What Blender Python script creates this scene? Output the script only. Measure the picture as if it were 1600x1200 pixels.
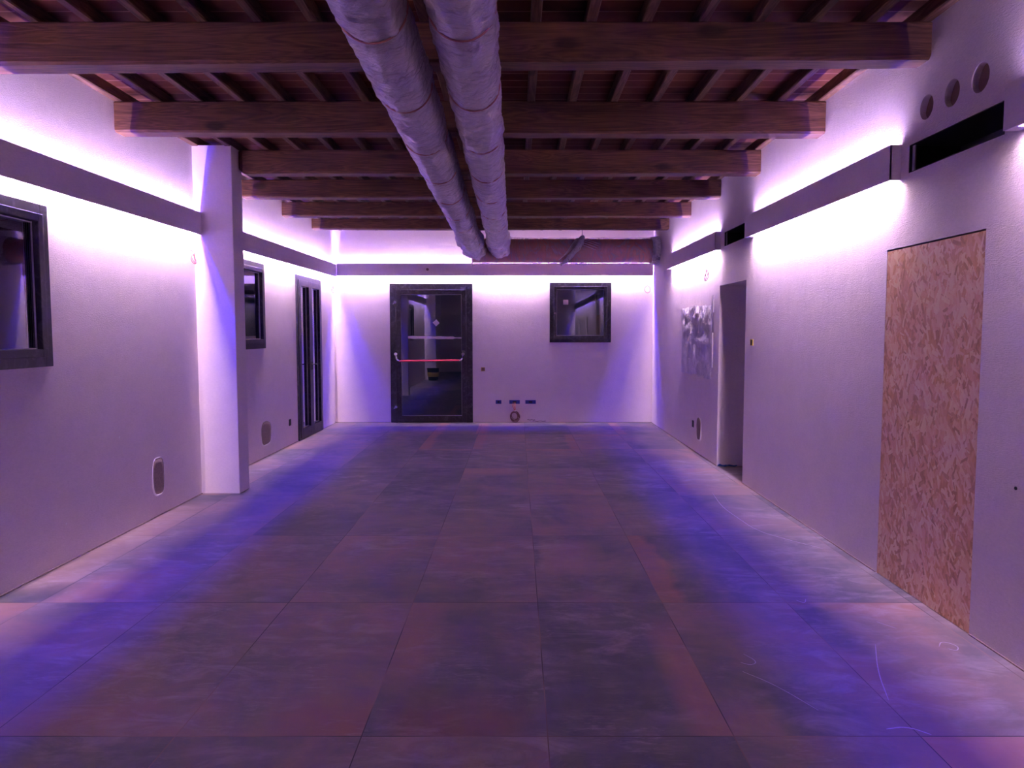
import bpy, bmesh, math, random
from mathutils import Vector, Matrix, noise
random.seed(7)
S = bpy.context.scene
COL = S.collection
for o in list(bpy.data.objects): bpy.data.objects.remove(o)

# ------------------------------------------------------------------ camera
F = 1160.0; TH = math.atan(80/F)
cam_d = bpy.data.cameras.new('camera'); cam = bpy.data.objects.new('camera', cam_d); COL.objects.link(cam)
cam_d.sensor_fit = 'HORIZONTAL'; cam_d.sensor_width = 36; cam_d.lens = F/1600*36
cam_d.shift_x = -8/1600
cam_d.clip_start = .05
cam.location = (0, 0, 1.5); cam.rotation_euler = (math.pi/2-TH, 0, 0)
S.camera = cam
# ------------------------------------------------------------------ world, exposure
W = bpy.data.worlds.new('night'); S.world = W; W.use_nodes = True
W.node_tree.nodes['Background'].inputs[0].default_value = (.10, .12, .30, 1)
W.node_tree.nodes['Background'].inputs[1].default_value = .02
S.view_settings.view_transform = 'Standard'; S.view_settings.look = 'None'
S.cycles.max_bounces = 20; S.cycles.diffuse_bounces = 16; S.cycles.glossy_bounces = 8; S.cycles.transparent_max_bounces = 16   # white walls: light bounces on and on
S.view_settings.exposure = 1.0; S.view_settings.gamma = 1; S.view_settings.use_curve_mapping = False
WHITE_LED = ((1.0, .68, .78, 1), 4000.0)     # colour, strength of the white diodes
BLUE_LED = ((.045, .018, 1.0, 1), 370.0)     # colour, strength of the blue diodes

# ------------------------------------------------------------------ room dimensions
XR, XL, XL2, YB, YF = 2.252, -2.945, -3.04, 12.38, -4.0
ZR, ZT = 3.185, 3.265           # underside of rafters, underside of terracotta
PY0, PY1, PX = 6.85, 7.10, -2.59

# ------------------------------------------------------------------ node helper
class N:
    def __init__(s, name):
        s.m = bpy.data.materials.new(name); s.m.use_nodes = True
        s.t = s.m.node_tree; s.t.nodes.clear()
        s.out = s.t.nodes.new('ShaderNodeOutputMaterial')
    def n(s, typ, **kw):
        nd = s.t.nodes.new('ShaderNode'+typ)
        for k, v in kw.items():
            if k.startswith('i_'):
                nd.inputs[k[2:].replace('_', ' ')].default_value = v
            else: setattr(nd, k, v)
        return nd
    def l(s, a, b): s.t.links.new(a, b)
    def sock(s, inp, v):
        if hasattr(v, 'node'): s.l(v, inp)
        elif v is not None: inp.default_value = v
    def math(s, op, a, b=None, c=None, clamp=False):
        nd = s.n('Math', operation=op); nd.use_clamp = clamp
        s.sock(nd.inputs[0], a)
        if b is not None: s.sock(nd.inputs[1], b)
        if c is not None: s.sock(nd.inputs[2], c)
        return nd.outputs[0]
    def vmath(s, op, a, b=None):
        nd = s.n('VectorMath', operation=op)
        s.sock(nd.inputs[0], a)
        if b is not None: s.sock(nd.inputs[1], b)
        return nd.outputs[0]
    def mix(s, f, a, b, bt='MIX'):
        nd = s.n('Mix', data_type='RGBA', blend_type=bt)
        s.sock(nd.inputs[0], f); s.sock(nd.inputs[6], a); s.sock(nd.inputs[7], b)
        return nd.outputs[2]
    def ramp(s, f, stops):
        nd = s.n('ValToRGB'); e = nd.color_ramp.elements
        while len(e) < len(stops): e.new(.5)
        for q, (p, c) in zip(e, stops):
            q.position = p; q.color = c if hasattr(c, '__len__') else (c, c, c, 1)
        s.sock(nd.inputs[0], f); return nd.outputs[0]
    def noise(s, v, scale, detail=4, rough=.55, dist=0.0, col=False):
        nd = s.n('TexNoise'); s.sock(nd.inputs['Vector'], v)
        nd.inputs['Scale'].default_value = scale; nd.inputs['Detail'].default_value = detail
        nd.inputs['Roughness'].default_value = rough; nd.inputs['Distortion'].default_value = dist
        return nd.outputs[1 if col else 0]
    def obj(s): return s.n('TexCoord').outputs['Object']
    def pos(s): return s.n('NewGeometry').outputs['Position']
    def map(s, v, scale=(1, 1, 1), rot=(0, 0, 0), loc=(0, 0, 0)):
        nd = s.n('Mapping'); s.sock(nd.inputs[0], v)
        nd.inputs[1].default_value = loc; nd.inputs[2].default_value = rot; nd.inputs[3].default_value = scale
        return nd.outputs[0]
    def rnd(s): return s.n('ObjectInfo').outputs['Random']
    def bump(s, h, st=.3, d=.01, nrm=None):
        nd = s.n('Bump'); nd.inputs['Strength'].default_value = st; nd.inputs['Distance'].default_value = d
        s.sock(nd.inputs['Height'], h)
        if nrm is not None: s.l(nrm, nd.inputs['Normal'])
        return nd.outputs[0]
    def pr(s, base, rough=.6, metal=0.0, nrm=None, spec=.5, final=True, **kw):
        nd = s.n('BsdfPrincipled')
        s.sock(nd.inputs['Base Color'], base); s.sock(nd.inputs['Roughness'], rough)
        nd.inputs['Metallic'].default_value = metal; nd.inputs['Specular IOR Level'].default_value = spec
        for k, v in kw.items(): s.sock(nd.inputs[k.replace('_', ' ')], v)
        if nrm is not None: s.l(nrm, nd.inputs['Normal'])
        if final: s.l(nd.outputs[0], s.out.inputs[0])
        return nd.outputs[0]

def c3(r, g, b): return (r, g, b, 1)

def m_plaster(name, base, k=1.0):
    a = N(name); p = a.pos()
    big = a.noise(p, .7, 4, .6)
    mid = a.noise(a.map(p, (1, 1, 1.6)), 5, 5, .6)
    fac = a.math('ADD', a.math('MULTIPLY', big, .7), a.math('MULTIPLY', mid, .3))
    d = [x*.94 for x in base]; e = [min(.96, x*1.04) for x in base]
    col = a.ramp(fac, [(.35, c3(*d)), (.65, c3(*e))])
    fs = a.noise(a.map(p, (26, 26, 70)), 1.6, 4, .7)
    col = a.mix(a.ramp(fs, [(.30, .20), (.62, 0.0)]), col, c3(base[0]*.62, base[1]*.60, base[2]*.62))  # plaster tone mottling that also paints the stucco's grazing-light shading into the colour
    # small chips and pits in the render
    vo = a.n('TexVoronoi'); a.l(p, vo.inputs['Vector']); vo.inputs['Scale'].default_value = 2.3
    chip = a.math('LESS_THAN', vo.outputs['Distance'], .022)
    col = a.mix(a.math('MULTIPLY', chip, .7), col, c3(min(1, base[0]*1.4), min(1, base[1]*1.4), min(1, base[2]*1.4)))
    h1 = a.noise(a.map(p, (6, 6, 22)), 9, 5, .65)
    h2 = a.noise(p, 3.2, 3, .5)
    h = a.math('ADD', a.math('MULTIPLY', h1, .5), a.math('MULTIPLY', h2, 1.2))
    a.pr(col, .88, nrm=a.bump(h, .8*k, .02), spec=.2)
    return a.m
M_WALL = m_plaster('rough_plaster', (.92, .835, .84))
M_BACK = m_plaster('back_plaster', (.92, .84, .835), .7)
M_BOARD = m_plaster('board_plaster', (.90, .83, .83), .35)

def m_floor():
    a = N('corten_porcelain_tiles'); p = a.pos()
    sp = a.n('SeparateXYZ'); a.l(p, sp.inputs[0])
    u = a.math('DIVIDE', a.math('ADD', sp.outputs[0], 0.580+6.94), .694)
    v = a.math('DIVIDE', a.math('ADD', sp.outputs[1], -1.297+13.73), 1.373)
    iu = a.math('FLOOR', u); iv = a.math('FLOOR', v)
    fu = a.math('FRACT', u); fv = a.math('FRACT', v)
    cb = a.n('CombineXYZ'); a.l(iu, cb.inputs[0]); a.l(iv, cb.inputs[1])
    wn = a.n('TexWhiteNoise', noise_dimensions='3D'); a.l(cb.outputs[0], wn.inputs[0])
    off = a.vmath('SCALE', wn.outputs[1]); off.node.inputs['Scale'].default_value = 37
    q = a.vmath('ADD', p, off)
    n1 = a.noise(a.map(q, (1.3, .9, 1)), 1.1, 7, .62, .6)
    n2 = a.noise(q, 5.5, 8, .7, .4)
    n3 = a.noise(a.map(q, (1.6, 5, 1)), 1.6, 6, .6, .5)
    f = a.math('ADD', a.math('MULTIPLY', n1, .72), a.math('MULTIPLY', n2, .14))
    f = a.math('ADD', f, a.math('MULTIPLY', n3, .16))
    sepw = a.n('SeparateColor'); a.l(wn.outputs[1], sepw.inputs[0])
    r1, r2, r3 = sepw.outputs
    f = a.math('ADD', f, a.math('MULTIPLY', a.math('SUBTRACT', r1, .5), .16))
    col = a.ramp(f, [(.36, c3(.085, .086, .106)), (.47, c3(.145, .132, .152)), (.56, c3(.215, .165, .168)), (.66, c3(.30, .195, .175))])
    # rusty band along one long side of some tiles
    side = a.math('GREATER_THAN', r2, .5)
    fu2 = a.math('ADD', a.math('MULTIPLY', fu, side), a.math('MULTIPLY', a.math('SUBTRACT', 1, fu), a.math('SUBTRACT', 1, side)))
    band = a.math('MULTIPLY', a.math('SUBTRACT', a.math('ADD', fu2, a.math('MULTIPLY', a.math('SUBTRACT', n1, .5), .35)), .76), 12, clamp=True)
    band = a.math('MULTIPLY', band, a.math('GREATER_THAN', r3, .88))
    band = a.math('MULTIPLY', band, a.math('MULTIPLY', n2, 1.15, clamp=True))
    col = a.mix(band, col, c3(.40, .19, .125))
    # short side bands
    band2 = a.math('MULTIPLY', a.math('SUBTRACT', a.math('ADD', fv, a.math('MULTIPLY', a.math('SUBTRACT', n1, .5), .4)), .86), 12, clamp=True)
    band2 = a.math('MULTIPLY', band2, a.math('MULTIPLY', a.math('LESS_THAN', r3, .12), .5))
    col = a.mix(band2, col, c3(.36, .18, .13))
    # oxidised patches printed on single tiles
    def soft(c, lo, hi, sl, sh):
        A_ = a.math('DIVIDE', a.math('SUBTRACT', c, lo), sl, clamp=True); B_ = a.math('DIVIDE', a.math('SUBTRACT', hi, c), sh, clamp=True)
        return a.math('MULTIPLY', A_, B_)
    wob = a.math('MULTIPLY', a.math('SUBTRACT', n1, .5), .25)
    X_ = sp.outputs[0]; Y_ = sp.outputs[1]; Xw = a.math('ADD', X_, wob); Yw = a.math('ADD', Y_, wob)
    for x0, x1, y0, y1, sl, sh, tl, th, k, cc in (
            (.62, .808, 2.67, 3.9, .10, .001, .001, .35, .85, (.36, .20, .15)), (-.580, -.36, 2.95, 4.043, .001, .10, .30, .001, .75, (.34, .195, .15)),
            (-1.02, -.580, 2.67, 3.05, .25, .001, .001, .22, .8, (.30, .15, .12)), (-2.1, -1.35, 2.67, 2.95, .3, .3, .001, .15, .6, (.30, .155, .12)),
            (-2.66, -2.0, 4.043, 4.7, .15, .25, .001, .3, .7, (.52, .30, .22)), (.12, .60, 4.50, 5.30, .05, .2, .2, .15, .6, (.42, .27, .23)),
            (1.50, 2.25, 1.3, 2.67, .001, .3, .2, .001, .8, (.42, .22, .17)), (-.58, .12, 7.7, 8.155, .001, .2, .2, .001, .7, (.42, .24, .17)),
            (-.580, .12, 2.67, 3.1, .15, .2, .001, .3, .5, (.26, .10, .08)), (-.62, -.4, 10.9, 12.3, .001, .1, .2, .2, .6, (.45, .2, .13)),
            (-2.94, -2.66, 4.1, 6.6, .01, .02, .3, .3, .45, (.45, .29, .22))):
        mk = a.math('MULTIPLY', soft(Xw if sl > .01 and sh > .01 else X_, x0, x1, sl, sh), soft(Yw if tl > .01 and th > .01 else Y_, y0, y1, tl, th))
        hard = a.math('MULTIPLY', soft(X_, x0, x1, .001, .001), soft(Y_, y0, y1, .001, .001))
        mk = a.math('MULTIPLY', a.math('MULTIPLY', mk, hard), a.math('MULTIPLY', a.math('ADD', .45, n2), k), clamp=True)
        col = a.mix(mk, col, c3(*cc))
    # building dust wiped over the tiles
    m1 = a.ramp(a.noise(p, .75, 4, .6), [(.42, 0.0), (.58, 1.0)])
    st = a.ramp(a.noise(a.map(p, (2.2, 4.5, 1), (0, 0, .4)), 1.6, 9, .68, .7), [(.47, 0.0), (.68, 1.0)])
    sf = a.ramp(a.noise(a.map(p, (7, 26, 1), (0, 0, .15)), 1.5, 6, .7, .8), [(.50, 0.0), (.66, 1.0)])
    m2 = a.ramp(a.noise(p, 2.1, 5, .6), [(.48, 0.0), (.62, 1.0)])
    dust = a.math('MULTIPLY', a.math('MULTIPLY', m1, st), .62)
    dust = a.math('MAXIMUM', dust, a.math('MULTIPLY', a.math('MULTIPLY', sf, m2), .38))
    dd = a.vmath('MULTIPLY', a.vmath('SUBTRACT', p, (1.95, 8.05, 0)), (1.55, 1.5, 0))
    ln = a.n('VectorMath', operation='LENGTH'); a.l(dd, ln.inputs[0])
    fan = a.math('MULTIPLY', a.math('SUBTRACT', a.math('ADD', .95, a.math('MULTIPLY', n2, .3)), ln.outputs[1]), 5, clamp=True)
    fan = a.math('MULTIPLY', fan, a.math('ADD', .25, a.math('MULTIPLY', st, .5)))
    dust = a.math('MAXIMUM', dust, fan)
    col = a.mix(dust, col, c3(.46, .40, .43))
    # joints
    eu = a.math('MINIMUM', fu, a.math('SUBTRACT', 1, fu)); ev = a.math('MINIMUM', fv, a.math('SUBTRACT', 1, fv))
    g = a.math('MAXIMUM', a.math('LESS_THAN', a.math('MULTIPLY', eu, .694), .0022), a.math('LESS_THAN', a.math('MULTIPLY', ev, 1.373), .0026))
    jc = a.ramp(a.noise(p, 1.3, 2), [(.45, c3(.05, .04, .045)), (.6, c3(.26, .17, .15))])
    col = a.mix(g, col, jc)
    rough = a.math('ADD', .42, a.math('MULTIPLY', n2, .2))
    rough = a.math('ADD', rough, a.math('MULTIPLY', dust, .3))
    h = a.math('SUBTRACT', a.math('MULTIPLY', n2, .25), g)
    a.pr(col, rough, nrm=a.bump(h, .25, .003), spec=.45)
    return a.m
M_FLOOR = m_floor()

def m_wood(name, dark, mid, lite, axis=0, k=1.0):
    a = N(name); o = a.obj()
    r = a.rnd(); cb = a.n('CombineXYZ'); a.l(a.math('MULTIPLY', r, 31), cb.inputs[0]); a.l(a.math('MULTIPLY', r, 7.3), cb.inputs[1]); a.l(a.math('MULTIPLY', r, 3.1), cb.inputs[2])
    p = a.vmath('ADD', o, cb.outputs[0])
    s1 = [9, 9, 9]; s1[axis] = .75
    n1 = a.noise(a.map(p, s1), 1.0, 3, .5, 1.4)
    ring = a.math('FRACT', a.math('MULTIPLY', n1, 9))
    ring = a.math('ABSOLUTE', a.math('SUBTRACT', ring, .5))
    s2 = [60, 60, 60]; s2[axis] = 1.6
    fine = a.noise(a.map(p, s2), 1.4, 4, .6)
    s4 = [3, 3, 3]; s4[axis] = .8
    big = a.noise(a.map(p, s4), 1.2, 4, .6)
    f = a.math('ADD', a.math('MULTIPLY', ring, .34), a.math('MULTIPLY', fine, .34))
    f = a.math('ADD', f, a.math('MULTIPLY', big, .5))
    col = a.ramp(f, [(.36, c3(*dark)), (.52, c3(*mid)), (.72, c3(*lite))])
    s3 = [2.6, 2.6, 2.6]; s3[axis] = 1.1
    vo = a.n('TexVoronoi'); a.l(a.map(p, s3), vo.inputs['Vector']); vo.inputs['Scale'].default_value = 1.6
    kn = a.ramp(a.math('ADD', vo.outputs['Distance'], a.math('MULTIPLY', a.math('SUBTRACT', fine, .5), .08)), [(.10, 1.0), (.19, 0.0)])
    col = a.mix(a.math('MULTIPLY', kn, .8), col, c3(dark[0]*.35, dark[1]*.35, dark[2]*.35))
    a.pr(col, .62, nrm=a.bump(a.math('ADD', a.math('MULTIPLY', fine, .6), ring), .3*k, .004), spec=.35)
    return a.m
M_BEAM = m_wood('oiled_chestnut', (.050, .021, .011), (.115, .051, .026), (.21, .10, .052), 0)
M_RAFT = m_wood('rafter_wood', (.055, .028, .016), (.125, .066, .038), (.22, .12, .070), 1)

def m_terra():
    a = N('terracotta_tiles'); p = a.pos()
    sp = a.n('SeparateXYZ'); a.l(p, sp.inputs[0])
    v = a.math('DIVIDE', a.math('ADD', sp.outputs[1], 20), .14); u = a.math('DIVIDE', a.math('ADD', sp.outputs[0], 2.915+6.1), .305)
    cb = a.n('CombineXYZ'); a.l(a.math('FLOOR', u), cb.inputs[0]); a.l(a.math('FLOOR', v), cb.inputs[1])
    wn = a.n('TexWhiteNoise', noise_dimensions='3D'); a.l(cb.outputs[0], wn.inputs[0])
    n = a.noise(p, 14, 5, .6)
    f = a.math('ADD', a.math('MULTIPLY', wn.outputs[0], .5), a.math('MULTIPLY', n, .5))
    col = a.ramp(f, [(.2, c3(.065, .020, .009)), (.5, c3(.11, .034, .016)), (.8, c3(.16, .056, .028))])
    fv = a.math('FRACT', v)
    e = a.math('LESS_THAN', a.math('MINIMUM', fv, a.math('SUBTRACT', 1, fv)), .028)
    col = a.mix(e, col, c3(.34, .17, .12))
    a.pr(col, .85, nrm=a.bump(a.math('SUBTRACT', a.math('MULTIPLY', n, .3), e), .4, .004), spec=.2)
    return a.m
M_TERRA = m_terra()

def m_frame():
    a = N('dusty_anthracite_metal'); p = a.pos()
    s = a.ramp(a.noise(p, 9, 6, .7, 1.5), [(.50, 0.0), (.72, 1.0)])
    col = a.mix(a.math('MULTIPLY', s, .30), c3(.026, .024, .038), c3(.26, .25, .32))
    a.pr(col, a.math('ADD', .38, a.math('MULTIPLY', s, .3)), 0.25, spec=.5)
    return a.m
M_FRAME = m_frame()

def m_plain(name, col, rough=.6, metal=0.0, var=.15, sc=30, bump=0.0, spec=.5):
    a = N(name); n = a.noise(a.obj(), sc, 4, .6)
    cc = a.mix(n, c3(*[x*(1-var) for x in col]), c3(*[min(1, x*(1+var)) for x in col]))
    a.pr(cc, rough, metal, nrm=a.bump(n, bump, .004) if bump else None, spec=spec)
    return a.m
M_BLACK = m_plain('black_plastic', (.012, .012, .016), .5)
M_GASKET = m_plain('pale_gasket', (.50, .48, .55), .5)
M_CHROME = m_plain('chrome', (.70, .70, .74), .2, 1.0)
M_RED = m_plain('red_bar', (.75, .05, .10), .35)
M_TAPE = m_plain('masking_tape', (.80, .76, .76), .7, bump=.3)
M_BLUEBOX = m_plain('blue_box', (.03, .05, .32), .5)
M_YELLOW = m_plain('yellow_box', (.55, .42, .05), .5)
M_CABLE = m_plain('copper_cable', (.50, .16, .10), .5)
M_CABLEDARK = m_plain('dark_cable', (.16, .06, .07), .5)
M_RIM = m_plain('white_filler', (.95, .88, .90), .85, bump=.5)
M_PATCH = m_plain('bare_mortar', (.27, .20, .19), .95, var=.5, sc=60, bump=.9)
M_BROWNDISC = m_plain('brown_insulation', (.22, .13, .10), .85, var=.35, sc=20, bump=.6)
M_CHALK = m_plain('chalk_streak', (.52, .45, .56), .9, var=.3, sc=80)
M_BLUEFILM = m_plain('blue_film', (.05, .18, .60), .5)
M_STEEL = m_plain('galvanised_steel', (.40, .40, .42), .4, .8)

def m_glass():
    a = N('window_glass')
    lw = a.n('Fresnel'); lw.inputs[0].default_value = 1.5
    g = a.n('BsdfGlossy'); g.inputs['Roughness'].default_value = .012; g.inputs['Color'].default_value = (.95, .95, 1, 1)
    t = a.n('BsdfTransparent'); t.inputs[0].default_value = (.72, .76, .82, 1)
    f = a.math('MULTIPLY', lw.outputs[0], 2.3, clamp=True)
    m = a.n('MixShader'); a.l(f, m.inputs[0]); a.l(t.outputs[0], m.inputs[1]); a.l(g.outputs[0], m.inputs[2])
    # wiping marks and dust
    sm = a.ramp(a.noise(a.map(a.pos(), (1, 1, 1)), 5, 7, .75, 1.8), [(.52, 0.0), (.80, .05)])
    d = a.n('BsdfDiffuse'); d.inputs[0].default_value = (.5, .5, .58, 1)
    m2 = a.n('MixShader'); a.l(sm, m2.inputs[0]); a.l(m.outputs[0], m2.inputs[1]); a.l(d.outputs[0], m2.inputs[2])
    a.l(m2.outputs[0], a.out.inputs[0])
    return a.m
M_GLASS = m_glass()

def m_osb():
    a = N('oriented_strand_board'); o = a.pos()
    sp = a.n('SeparateXYZ'); a.l(o, sp.inputs[0]); cb = a.n('CombineXYZ'); a.l(sp.outputs[1], cb.inputs[0]); a.l(sp.outputs[2], cb.inputs[1])
    p = cb.outputs[0]
    base = a.noise(a.map(p, (26, 7, 1)), 2, 5, .7, .8)
    col = a.ramp(base, [(.3, c3(.62, .33, .13)), (.7, c3(.94, .58, .28))])
    hsum = base
    for i, (ang, sx, sy, th) in enumerate([(.1, 24, 7, .45), (-.5, 30, 9, .55), (.65, 26, 8, .6), (1.25, 34, 11, .72), (-.2, 17, 6, .7), (-1.1, 40, 12, .72), (.35, 44, 13, .6), (-.35, 60, 17, .62), (.8, 52, 16, .68)]):
        q = a.map(p, (1, 1, 1), (0, 0, ang), (i*3.3, i*1.7, 0))
        w = a.noise(q, 6, 2, .5, 0, True)
        wv = a.vmath('SCALE', a.vmath('SUBTRACT', w, (.5, .5, .5))); wv.node.inputs['Scale'].default_value = .03
        q = a.map(a.vmath('ADD', q, wv), (sx, sy, 1))
        vo = a.n('TexVoronoi', distance='CHEBYCHEV'); a.l(q, vo.inputs['Vector']); vo.inputs['Scale'].default_value = 1; vo.inputs['Randomness'].default_value = .9
        sc = a.n('SeparateColor'); a.l(vo.outputs['Color'], sc.inputs[0])
        mask = a.math('MULTIPLY', a.math('GREATER_THAN', sc.outputs[0], th), a.math('LESS_THAN', vo.outputs['Distance'], .44))
        grain = a.noise(a.map(q, (4, .3, 1)), 3, 3, .6)
        fc = a.math('ADD', a.math('MULTIPLY', sc.outputs[1], .75), a.math('MULTIPLY', grain, .3))
        flake = a.ramp(fc, [(.03, c3(.20, .085, .04)), (.13, c3(.54, .28, .12)), (.36, c3(.88, .55, .28)), (.85, c3(1.0, .80, .48))])
        col = a.mix(a.math('MULTIPLY', mask, .92), col, flake)
        hsum = a.math('ADD', hsum, a.math('MULTIPLY', mask, sc.outputs[2]))
    a.pr(col, .7, nrm=a.bump(hsum, .35, .002), spec=.3)
    return a.m
M_OSB = m_osb()
M_OSBEDGE = m_plain('osb_edge', (.25, .13, .08), .9)

def m_film(name, cover, tint, streak, rot=(0, 0, 0), lo=.6, vary=.5, ra=.35, rw=16.0, rg=.32):
    """clear stretch film: mix of transparent and milky glossy plastic"""
    a = N(name); o = a.obj()
    q = a.map(o, streak, rot)
    w = a.noise(q, 1.0, 6, .68, 2.2)
    w2 = a.noise(a.map(o, [s*2.7 for s in streak], [r+.25 for r in rot]), 1.0, 4, .6, 1.0)
    ridge = a.math('ABSOLUTE', a.math('SUBTRACT', w, .5))
    ridge = a.math('SUBTRACT', 1, a.math('MULTIPLY', ridge, rw), clamp=True)
    ridge2 = a.math('SUBTRACT', 1, a.math('MULTIPLY', a.math('ABSOLUTE', a.math('SUBTRACT', w2, .48)), rw), clamp=True)
    w3 = a.noise(a.map(o, [s*1.6 for s in streak], [r-.45 for r in rot]), 1.0, 3, .6, .8)
    ridge3 = a.math('SUBTRACT', 1, a.math('MULTIPLY', a.math('ABSOLUTE', a.math('SUBTRACT', w3, .5)), rw*1.2), clamp=True)
    ridge2 = a.math('MAXIMUM', ridge2, ridge3)
    h = a.math('ADD', a.math('ADD', w, a.math('MULTIPLY', ridge, .25)), a.math('MULTIPLY', ridge2, .15))
    nb = a.bump(h, 1.0, .045)
    st = a.ramp(w, [(.36, c3(*[x*lo for x in tint])), (.52, c3(*tint)), (.66, c3(.97, .92, .95))])  # wrinkle shading painted into the tint: troughs darker, folds paler
    col = a.mix(a.math('MULTIPLY', a.math('MAXIMUM', ridge, ridge2), .75), st, c3(.97, .93, .96))  # whitish crease lines: glints on the wrinkles put into the colour
    s = a.pr(col, rg, nrm=nb, spec=.7, final=False, Coat_Weight=.4, Coat_Roughness=.15)
    t = a.n('BsdfTransparent')
    al = a.math('ADD', cover, a.math('MULTIPLY', a.math('MAXIMUM', ridge, a.math('MULTIPLY', ridge2, .6)), ra), clamp=True)
    al = a.math('ADD', al, a.math('MULTIPLY', a.math('SUBTRACT', w, .5), vary), clamp=True)
    m = a.n('MixShader'); a.l(al, m.inputs[0]); a.l(t.outputs[0], m.inputs[1]); a.l(s, m.inputs[2])
    a.l(m.outputs[0], a.out.inputs[0])
    return a.m
M_FILM = m_film('stretch_film_dense', .95, (.97, .80, .79), (3.0, 15, 4.5), (.15, 0, .30), .70, .5, .35, 14.0, .27)
M_FILM2 = m_film('stretch_film_thin', .17, (.80, .56, .58), (2.6, 1.1, 1.1), (0, .5, .35), .9, .08, .17, 14.0)
M_FILM3 = m_film('stretch_film_bunched', .72, (1.0, .93, .95), (14, 14, 5), (0, .3, 0))
M_SHEET = m_film('milky_sheet', .96, (1.0, .97, 1.0), (5, 5, 4), (.4, 0, 0), .84, .3, .35, 10.0, .5)

def m_duct():
    a = N('copper_coloured_duct'); o = a.obj(); n = a.noise(o, 5, 4, .6)
    a.pr(a.mix(n, c3(.46, .20, .16), c3(.60, .28, .22)), .38, .3, spec=.5)
    return a.m
M_DUCT = m_duct()

def m_emit(name, col, st):
    a = N(name); e = a.n('Emission'); e.inputs[0].default_value = col
    bf = a.n('NewGeometry').outputs['Backfacing']; a.l(a.math('MULTIPLY', a.math('SUBTRACT', 1, bf), st), e.inputs[1])
    a.l(e.outputs[0], a.out.inputs[0])
    a.m.cycles.emission_sampling = 'FRONT'
    return a.m
M_LEDW = m_emit('white_diodes', *WHITE_LED)
M_LEDB = m_emit('blue_diodes', *BLUE_LED)
M_LEDWU = m_emit('dimmer_white_diodes', WHITE_LED[0], WHITE_LED[1]*.25)   # the tapes facing up are dimmer
M_LEDBU = m_emit('dimmer_blue_diodes', BLUE_LED[0], BLUE_LED[1]*.5)
M_LEDTAPE = m_plain('led_tape', (.7, .7, .7), .5)

# ------------------------------------------------------------------ object helpers
def link(name, bm, mat, parent=None, smooth=False, loc=None):
    me = bpy.data.meshes.new(name)
    bmesh.ops.recalc_face_normals(bm, faces=bm.faces[:]) if not getattr(bm, '_keep', False) else None
    if smooth:
        for f in bm.faces: f.smooth = True
    bm.to_mesh(me); bm.free()
    if isinstance(mat, (list, tuple)):
        for m in mat: me.materials.append(m)
    else: me.materials.append(mat)
    o = bpy.data.objects.new(name, me); COL.objects.link(o)
    if parent is not None:
        o.parent = parent
    if loc is not None: recentre(o, loc)
    return o
def recentre(o, loc):
    v = Vector(loc); o.data.transform(Matrix.Translation(-v)); o.location = v
def tag(o, label, cat, group=None):
    o['label'] = label; o['category'] = cat
    if group: o['group'] = group
    return o
def thing(name, label, cat, loc=(0, 0, 0), group=None):
    o = bpy.data.objects.new(name, None); COL.objects.link(o); o.location = loc; o.empty_display_size = .1
    return tag(o, label, cat, group)
def part(name, bm, mat, root, smooth=False):
    """bm in world coordinates, stored relative to its root"""
    base = root; off = Vector((0, 0, 0)); r = root
    while r is not None: off += r.location; r = r.parent
    bmesh.ops.translate(bm, verts=bm.verts[:], vec=-off)
    return link(name, bm, mat, root, smooth)
def struct(o): o['kind'] = 'structure'; return o
def box(bm, x0, x1, y0, y1, z0, z1, bev=0.0, mi=0):
    g = bmesh.ops.create_cube(bm, size=1)
    vs = g['verts']
    for v in vs:
        v.co = Vector(((x0+x1)/2+v.co.x*(x1-x0), (y0+y1)/2+v.co.y*(y1-y0), (z0+z1)/2+v.co.z*(z1-z0)))
    fs = {f for v in vs for f in v.link_faces}
    for f in fs: f.material_index = mi
    if bev:
        es = list({e for v in vs for e in v.link_edges})
        bmesh.ops.bevel(bm, geom=es, offset=bev, segments=2, affect='EDGES', profile=.5)
    return bm
def B(*a, **k): return box(bmesh.new(), *a, **k)
def tube(bm, pts, r, n=10, closed=False, cap=True):
    pts = [Vector(p) for p in pts]; rings = []; N_ = len(pts)
    up = Vector((0, 0, 1))
    for i, p in enumerate(pts):
        a = pts[(i-1) % N_] if (closed or i > 0) else p; b = pts[(i+1) % N_] if (closed or i < N_-1) else p
        t = (b-a).normalized()
        ref = up if abs(t.dot(up)) < .95 else Vector((1, 0, 0))
        s = t.cross(ref).normalized(); q = s.cross(t)
        rr = r[i] if hasattr(r, '__len__') else r
        rings.append([bm.verts.new(p+(s*math.cos(2*math.pi*k/n)+q*math.sin(2*math.pi*k/n))*rr) for k in range(n)])
    R = N_ if closed else N_-1
    for i in range(R):
        A, C = rings[i], rings[(i+1) % N_]
        for k in range(n): bm.faces.new((A[k], A[(k+1) % n], C[(k+1) % n], C[k]))
    if cap and not closed:
        bm.faces.new(rings[0]); bm.faces.new(rings[-1][::-1])
    return bm

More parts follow.
